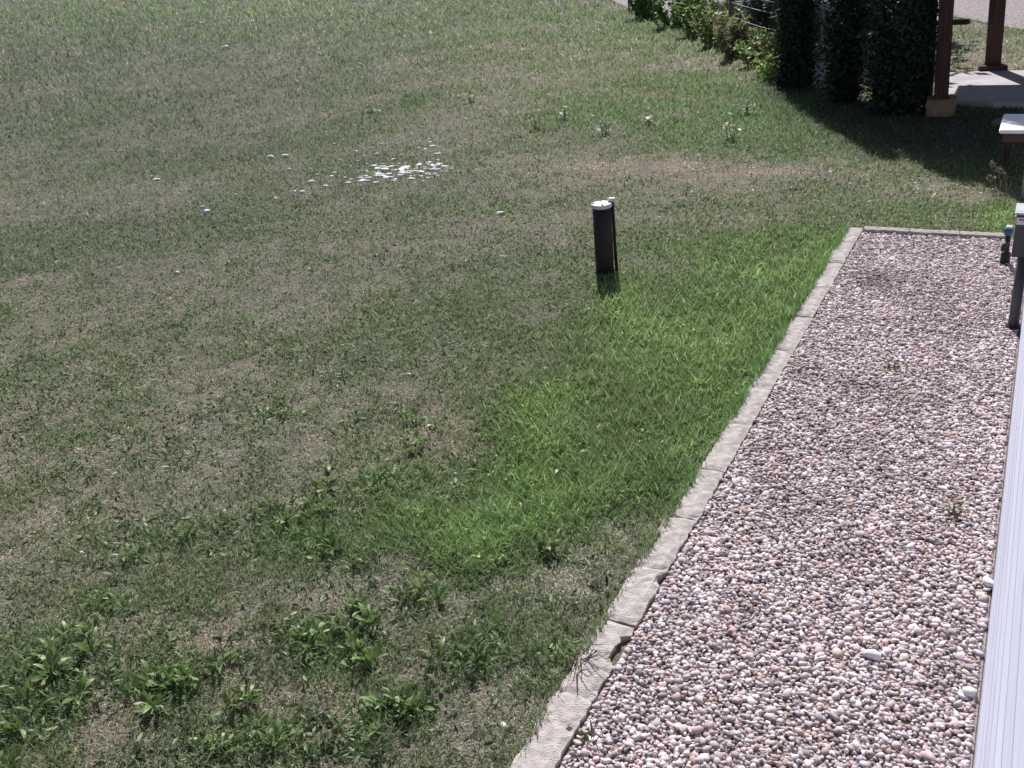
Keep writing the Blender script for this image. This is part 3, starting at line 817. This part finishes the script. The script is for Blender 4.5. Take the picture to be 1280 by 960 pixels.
# ----------------------------------------------------------------- stones
def stone(px, py, wpx, label, group=None, flat=.45, seed=0, mat=None, z=None):
    r = np.random.default_rng(seed)
    p = ground_at(px, py)
    wm = np.linalg.norm(ground_at(px + wpx / 2, py) - ground_at(px - wpx / 2, py)) / 2
    V = BV * (1 + .2 * r.normal(size=(len(BV), 1)).clip(-1.3, 1.3)) * np.array([wm, wm * r.uniform(.55, .9), wm * flat])
    a = r.normal(0, .5); c_, s_ = math.cos(a), math.sin(a)
    V = np.stack([V[:, 0] * c_ - V[:, 1] * s_, V[:, 0] * s_ + V[:, 1] * c_, V[:, 2]], 1)
    o = mesh_np("stone", V, BT.ravel(), np.arange(len(BT)) * 3, mat or M_STONE, None)
    o.location = (p[0], p[1], (float(gz(*p)) if z is None else z) + wm * flat * (.25 if z is None else .45))
    tag(o, label, "stone", group)
    return p, wm
STONES = []
rs = random.Random(5)
k = 0
while k < 130:
    u, v = rs.gauss(0, .55), rs.gauss(0, .55)
    if abs(u) > 1.05 or abs(v) > 1: continue
    px = 503 + u * 66 + v * -10; py = 217 + v * 13 - u * 3.5
    STONES.append(stone(px, py, rs.uniform(4, 12), "white stone in the dense heap on the dry upper lawn", "white stones heaped on the lawn", rs.uniform(.14, .32), k)); k += 1
for i, (px, py) in enumerate([(440, 228), (452, 226), (432, 226), (461, 230), (418, 220), (470, 232), (426, 203), (415, 224), (448, 205), (530, 230), (519, 232), (556, 216), (566, 213), (548, 204), (497, 179), (507, 179), (541, 186), (525, 188), (555, 190), (520, 198), (502, 197), (463, 189), (492, 203), (408, 236), (398, 222), (388, 214), (446, 193), (455, 199), (478, 184), (515, 184), (532, 190), (547, 196), (538, 181), (404, 208), (472, 196), (560, 206), (574, 219)]):
    STONES.append(stone(px, py, rs.uniform(4, 9), *(("small white stone loose at the right end of the heap", "loose stones right of the heap") if px > 543 and py > 200 else ("small white stone scattered on the turf beyond the heap", "loose stones beyond the heap") if py < 200 else ("small white stone scattered close to the heap, on its left or front", "loose stones left of the heap")), .35, 200 + i))
for i, (px, py, wd, lab) in enumerate([
    (340, 200, 10, "flat white stone left of the heap, left one of a close pair"),
    (358, 199, 12, "flat white stone left of the heap, right one of a close pair"),
    (378, 244, 9, "white stone below left of the heap, right one of two"),
    (369, 243, 6, "tiny white stone below left of the heap, left one of two"),
    (362, 215, 6, "tiny white stone under the close pair of flat stones"),
    (345, 252, 7, "pale stone lowest of the small ones left of the heap"),
    (390, 231, 9, "greyish stone between the heap and the close pair"),
    (259, 269, 12, "round white stone alone in the left lawn"),
    (254, 262, 6, "tiny pale stone touching the round white stone from behind"),
    (196, 229, 9, "pale stone farthest left in the upper lawn"),
    (222, 341, 9, "pale stone alone in the dry grass of the left lawn"),
    (626, 269, 12, "white bone-shaped stone alone left of the well pipe"),
    (418, 184, 6, "small pale stone standing above the heap's left end"),
    (510, 468, 9, "pinkish pale stone in the middle of the lawn"),
    (628, 530, 10, "white stone at the left rim of the bright grass"),
    (571, 593, 10, "white flake near the low broadleaf weeds"),
    (630, 909, 16, "white flake on dry turf left of the lowest edging block"),
    (707, 866, 15, "white pebble lying against the edging block's outer side"),
    (660, 590, 7, "pale speck of stone in the weed patch in bright grass"),
    (991, 238, 8, "white stone on the dry strip right of the well pipe"),
    (957, 200, 7, "white stone at the right end of the tan strip"),
    (1038, 217, 8, "white stone near the front of the tree shadow"),
    (103, 693, 10, "white flake in the dry grass near the left edge"),
    (284, 60, 8, "small pale stone far up in the upper left lawn")]):
    STONES.append(stone(px, py, wd, lab, None, .5, 500 + i))
stone(1092, 826, 26, "large white stone lying on the gravel bed", None, .5, 900, None, .022)
stone(1236, 735, 22, "pale white stone on the gravel close to the house wall", None, .5, 901, None, .022)
stone(1212, 872, 22, "cream stone on the gravel near the wall's lower end", None, .5, 902, None, .022)

# ----------------------------------------------------------------- sprouts in the gravel
for i, (px, py, h, n_, lab) in enumerate([(1190, 648, .10, 60, "small green sprout growing in the gravel near the wall"),
                                         (1117, 462, .09, 40, "small green sprout in the middle of the far gravel"),
                                         (738, 930, .10, 30, "thin dry sprout at the edging's inner side")]):
    bush("sprout", px, py, h * .7, .05, (.22, .30, .14) if i < 2 else (.3, .26, .18), n_ // 3, lab, "sprout", None, 600 + i, .035, .1, 6, M_STEM)

# dry seed-head plant by the far corner
p = ground_at(1253, 250)
sp = thing("dry_plant", (p[0], p[1], 0), "curved dry plant with brown seed heads by the house corner", "plant")
for k, (dx, hh, bend) in enumerate([(-.02, .38, -.13), (.03, .32, -.09), (-.05, .25, -.10)]):
    bm = bmesh.new()
    pts = [(dx, 0, -.02), (dx + bend * .15, 0, hh * .5), (dx + bend * .5, -.01, hh * .85), (dx + bend, -.02, hh)]
    add_tube(bm, pts, [.006, .005, .004, .003], 6); st = obj("stem", bm, M_SKIRT, sp)
    n_ = 50; rr = np.random.default_rng(k)
    s = rr.uniform(.5, 1, n_)[:, None]; P = np.array(pts[1])[None] * (1 - s) ** 2 + 2 * s * (1 - s) * np.array(pts[2])[None] + s ** 2 * np.array(pts[3])[None] + rr.normal(0, .014, (n_, 3))
    leaf_mesh("seed_head", P, .035, M_WEED, np.array([.22, .19, .15]) * rr.uniform(.3, 1.6, (n_, 1)), sp, .5, .4, rr)

# dead spiky tuft across the edging
p = ground_at(722, 838)
dt = thing("dead_grass_tuft", (p[0], p[1], .03), "dark dead grass tuft with spiky blades lying over the edging", "grass tuft")
bm = bmesh.new(); rr = random.Random(3)
for k in range(14):
    a = rr.uniform(-2.2, 1.3); L = rr.uniform(.06, .17)
    q = (rr.uniform(-.03, .03), rr.uniform(-.05, .05))
    add_tube(bm, [(q[0], q[1], -.01), (q[0] + L * .5 * math.cos(a), q[1] + L * .5 * math.sin(a), .04 + rr.uniform(0, .03)), (q[0] + L * math.cos(a), q[1] + L * math.sin(a), .022 + rr.uniform(0, .03))], [.0018, .0022, .0008], 4)
obj("blades", bm, M_CEDARDK, dt)

# ----------------------------------------------------------------- grass
def blades(name, x, y, L, Wd, cols, lean, z0=None, tuft=False):
    n = len(x)
    th = rng.uniform(0, 2 * np.pi, n)
    ld = rng.uniform(0, 2 * np.pi, n)
    z = gz(x, y) - .004 if z0 is None else z0
    base = np.stack([x, y, z], 1)
    side = np.stack([np.cos(th), np.sin(th), np.zeros(n)], 1) * (Wd / 2)[:, None]
    out = np.stack([np.cos(ld), np.sin(ld), np.zeros(n)], 1)
    up = np.array([0, 0, 1.0])
    ca = np.cos(lean * .75)[:, None]; sa = np.sin(lean * .75)[:, None]
    mid_ = base + (out * sa + up * ca) * (L * .5)[:, None]
    ca = np.cos(lean * 1.2)[:, None]; sa = np.sin(lean * 1.2)[:, None]
    tip = mid_ + (out * sa + up * np.clip(ca, -.2, 1)) * (L * .5)[:, None]
    if tuft:                             # far away: one triangle a blade
        V = np.stack([base - side, base + side, tip], 1).reshape(-1, 3)
        loops = np.arange(3 * n); starts = np.arange(n) * 3
        return mesh_np(name, V, loops, starts, M_GRASS, None, np.repeat(cols, 3, 0))
    V = np.stack([base - side, base + side, mid_ + side * .8, mid_ - side * .8, tip], 1).reshape(-1, 3)
    b = (np.arange(n) * 5)[:, None]
    quad = b + np.array([0, 1, 2, 3]); tri = b + np.array([3, 2, 4])
    loops = np.concatenate([quad, tri], 1).ravel()
    starts = (np.arange(n)[:, None] * 7 + np.array([0, 4])).ravel()
    return mesh_np(name, V, loops, starts, M_GRASS, None, np.repeat(cols, 5, 0))

def sample(n, r0, r1, a0, a1, p):
    """points round the camera's foot, thinning with distance"""
    u = rng.uniform(0, 1, n)
    # radial density ~ r / (r^2 + h^2)^(p)
    q0 = (r0 * r0 + 9) ** (1 - p); q1 = (r1 * r1 + 9) ** (1 - p)
    r = np.sqrt((q0 + u * (q1 - q0)) ** (1 / (1 - p)) - 9)
    a = np.radians(rng.uniform(a0, a1, n))
    return r * np.sin(a), r * np.cos(a), r

def keep_lawn(x, y):
    k = ~((x > -1.515 + .012 * np.sin(y * 9)) & (y < 9.53) & (y > -5))
    k &= ~((x > 0.08) & (y < 9.6))
    k &= ~inside(DRIVE, x, y)
    k &= ~inside(pts_slab, x, y)
    k &= np.hypot(x - PX, y - PY) > .09
    for c0, wm in STONES:
        if wm > .05: k &= np.hypot(x - c0[0], y - c0[1]) > wm * .8
    return k
pts_slab = [(-1.22, 15.75), (-0.55, 15.45), (3.4, 15.35), (3.4, 17.9), (-0.65, 18.18), (-1.38, 18.1)]

N = 1350000
x, y, r = sample(N, 1.3, 170, -75, 8, 1.30)
k = keep_lawn(x, y); x = x[k]; y = y[k]; r = r[k]
g, lush, mid, dry, tan, grey, n1, n2 = lawn(x, y)
n3 = fbm(x, y, .14, 91, 3)
n4 = vnoise(x, y, .06, 37)
dens = np.clip(.84 + .2 * g + .9 * (n3 - .5) - .10 * dry, .4, 1)
k = rng.uniform(0, 1, len(x)) < dens
x, y, r, g, lush, mid, dry, tan, grey, n1, n2, n3, n4 = [q[k] for q in (x, y, r, g, lush, mid, dry, tan, grey, n1, n2, n3, n4)]
n = len(x)
dist = np.sqrt(r * r + 9)
isg = rng.uniform(0, 1, n) < np.clip(.26 + .95 * g + .9 * (n3 - .5) + .35 * (n4 - .5) - .5 * tan - .16 * dry, .04, .90)
# straw: sun-bleached, grey and brown blades
t_ = rng.uniform(0, 1, (n, 1))
straw = np.where(t_ < .33, [[.70, .635, .54]], np.where(t_ < .76, [[.48, .435, .365]], [[.16, .14, .118]])) * rng.uniform(.6, 1.35, (n, 1))
straw = straw + (np.array([.66, .49, .40]) * rng.uniform(.6, 1.3, (n, 1)) - straw) * (tan * .75)[:, None]
straw = straw * np.where((fbm(x, y, .9, 201, 3) > .5)[:, None], np.array([[1.10, 1.02, .95]]), np.array([[.96, 1.01, .97]])) * (.62 + 1.0 * fbm(x, y, .35, 202, 2))[:, None]
straw = straw * (1 + .35 * dry)[:, None]
green = np.array([.225, .300, .150]) * rng.uniform(.45, 1.6, (n, 1))
bright = np.array([.325, .49, .185]) * rng.uniform(.5, 1.4, (n, 1))
bright = bright * (.50 + 1.0 * fbm(x, y, .5, 44, 3) ** 1.2)[:, None]
bright = np.where((rng.uniform(0, 1, n) < .22 + 1.6 * (n1 - .5))[:, None], np.array([.41, .51, .20]) * rng.uniform(.6, 1.3, (n, 1)), bright)
yel = np.array([.30, .33, .165]) * rng.uniform(.6, 1.4, (n, 1))
green = np.where((rng.uniform(0, 1, n) < .35 * (1 - mid))[:, None], yel, green)
fresh = np.array([.21, .35, .135]) * rng.uniform(.5, 1.5, (n, 1))
green = green + (fresh - green) * np.clip(mid * .8, 0, 1)[:, None]
gcol = green + (bright - green) * np.clip(lush * 1.2, 0, 1)[:, None]
col = np.where(isg[:, None], gcol, straw)
greyc = np.array([.130, .155, .118]) * rng.uniform(.5, 1.4, (n, 1))
col = col + (greyc - col) * (grey * .5)[:, None]
shade_amt = np.clip(field(TREE_SHADE, x, y), 0, 1)
col = col + (np.array([.04, .055, .03]) * rng.uniform(.5, 1.5, (n, 1)) - col) * (shade_amt * .7)[:, None]  # same painted shade on the blades
L = (.018 + .026 * rng.uniform(0, 1, n) + isg * (.008 + .055 * lush + .018 * mid) * rng.uniform(.3, 1.3, n)) * rng.lognormal(0, .28, n) * np.clip(dist / 10, 1, 5)
Wd = np.clip(dist * .0008, .0036, .15) * rng.uniform(.6, 1.6, n) * (1 + .3 * isg)
lean = np.abs(rng.normal(0, .6, n)) + .35 + (~isg) * (.75 - .35 * sstep(9, 17, dist))
nearb = dist < 12.5 + rng.normal(0, 2.2, n)
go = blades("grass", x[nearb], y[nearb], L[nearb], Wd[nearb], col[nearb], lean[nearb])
tag(go, kind='stuff')
fb = ~nearb
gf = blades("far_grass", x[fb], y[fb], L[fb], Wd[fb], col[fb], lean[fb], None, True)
tag(gf, kind='stuff')

# blades and clover hanging over the edging
n = 9000
y = rng.uniform(1.8, 9.5, n); x = -1.520 - np.abs(rng.normal(0, .035, n)) + .034 + .022 * sstep(3.0, 4.5, y) * rng.uniform(0, 1, n)
g, lush, *_ = lawn(x - .25, y)
k = rng.uniform(0, 1, n) < np.clip(2.6 * (fbm(x * 0, y, .28, 3, 3) - .30) * (.5 + .6 * lush), .08, 1); x = x[k]; y = y[k]; lush = lush[k]; n = len(x)
isg = rng.uniform(0, 1, n) < np.clip(.45 + lush, 0, .95)
col = np.where(isg[:, None], np.array([.225, .38, .135]) * rng.uniform(.4, 1.3, (n, 1)), np.array([.40, .35, .27]) * rng.uniform(.4, 1.2, (n, 1)))
eg = blades("verge_grass", x, y, rng.uniform(.03, .07, n) + .035 * lush, rng.uniform(.003, .006, n), col, np.abs(rng.normal(.3, .5, n)) + .2, np.where(x > -1.52, .03, 0.0))
tag(eg, kind='stuff')

# small clover, dandelion and plantain leaves scattered through the turf
n = 150000
x, y, r = sample(n, 1.3, 26, -72, 8, 1.2)
k = keep_lawn(x, y); x, y, r = x[k], y[k], r[k]
g, lush, mid, dry, *_ = lawn(x, y)
pt = fbm(x, y, .32, 66, 3)
k = rng.uniform(0, 1, len(x)) < np.clip(mid * 1.3 * (pt > .42) + lush * .40 * (pt > .5) + .04 + .55 * (pt > .60) * (1 - .7 * dry), 0, 1)
x, y, r, lush, mid = x[k], y[k], r[k], lush[k], mid[k]; n = len(x)
P = np.stack([x, y, gz(x, y) + rng.uniform(.008, .05, n)], 1)
tone = (.55 + .9 * vnoise(x, y, .12, 8))[:, None]
cols = (np.array([.15, .205, .095]) + np.array([.05, .09, .025]) * mid[:, None] + np.array([.14, .23, .03]) * lush[:, None]) * rng.uniform(.5, 1.6, (n, 1)) * tone
pale = rng.uniform(0, 1, n) < .05
cols[pale] = np.array([.36, .40, .28]) * rng.uniform(.7, 1.2, (pale.sum(), 1))
wo = leaf_mesh("ground_cover_weeds", P, .046, M_WEED, cols, None, .34, .35)
tag(wo, kind='stuff')

# bits of dead leaf and twig blown over the gravel
n = 420
x = rng.uniform(BED_X0 + .03, BED_X1 - .03, n); y = rng.uniform(2.2, 9.3, n)
k = rng.uniform(0, 1, n) < .25 + np.clip(field(DIRT, x, y), 0, .75); x, y = x[k], y[k]; n = len(x)
P = np.stack([x, y, np.full(n, .034)], 1)
lo = leaf_mesh("leaf_litter", P, .034, M_WEED, np.array([.16, .10, .065]) * rng.uniform(.5, 1.6, (n, 1)), None, .4, 0.0)
tag(lo, kind='stuff')
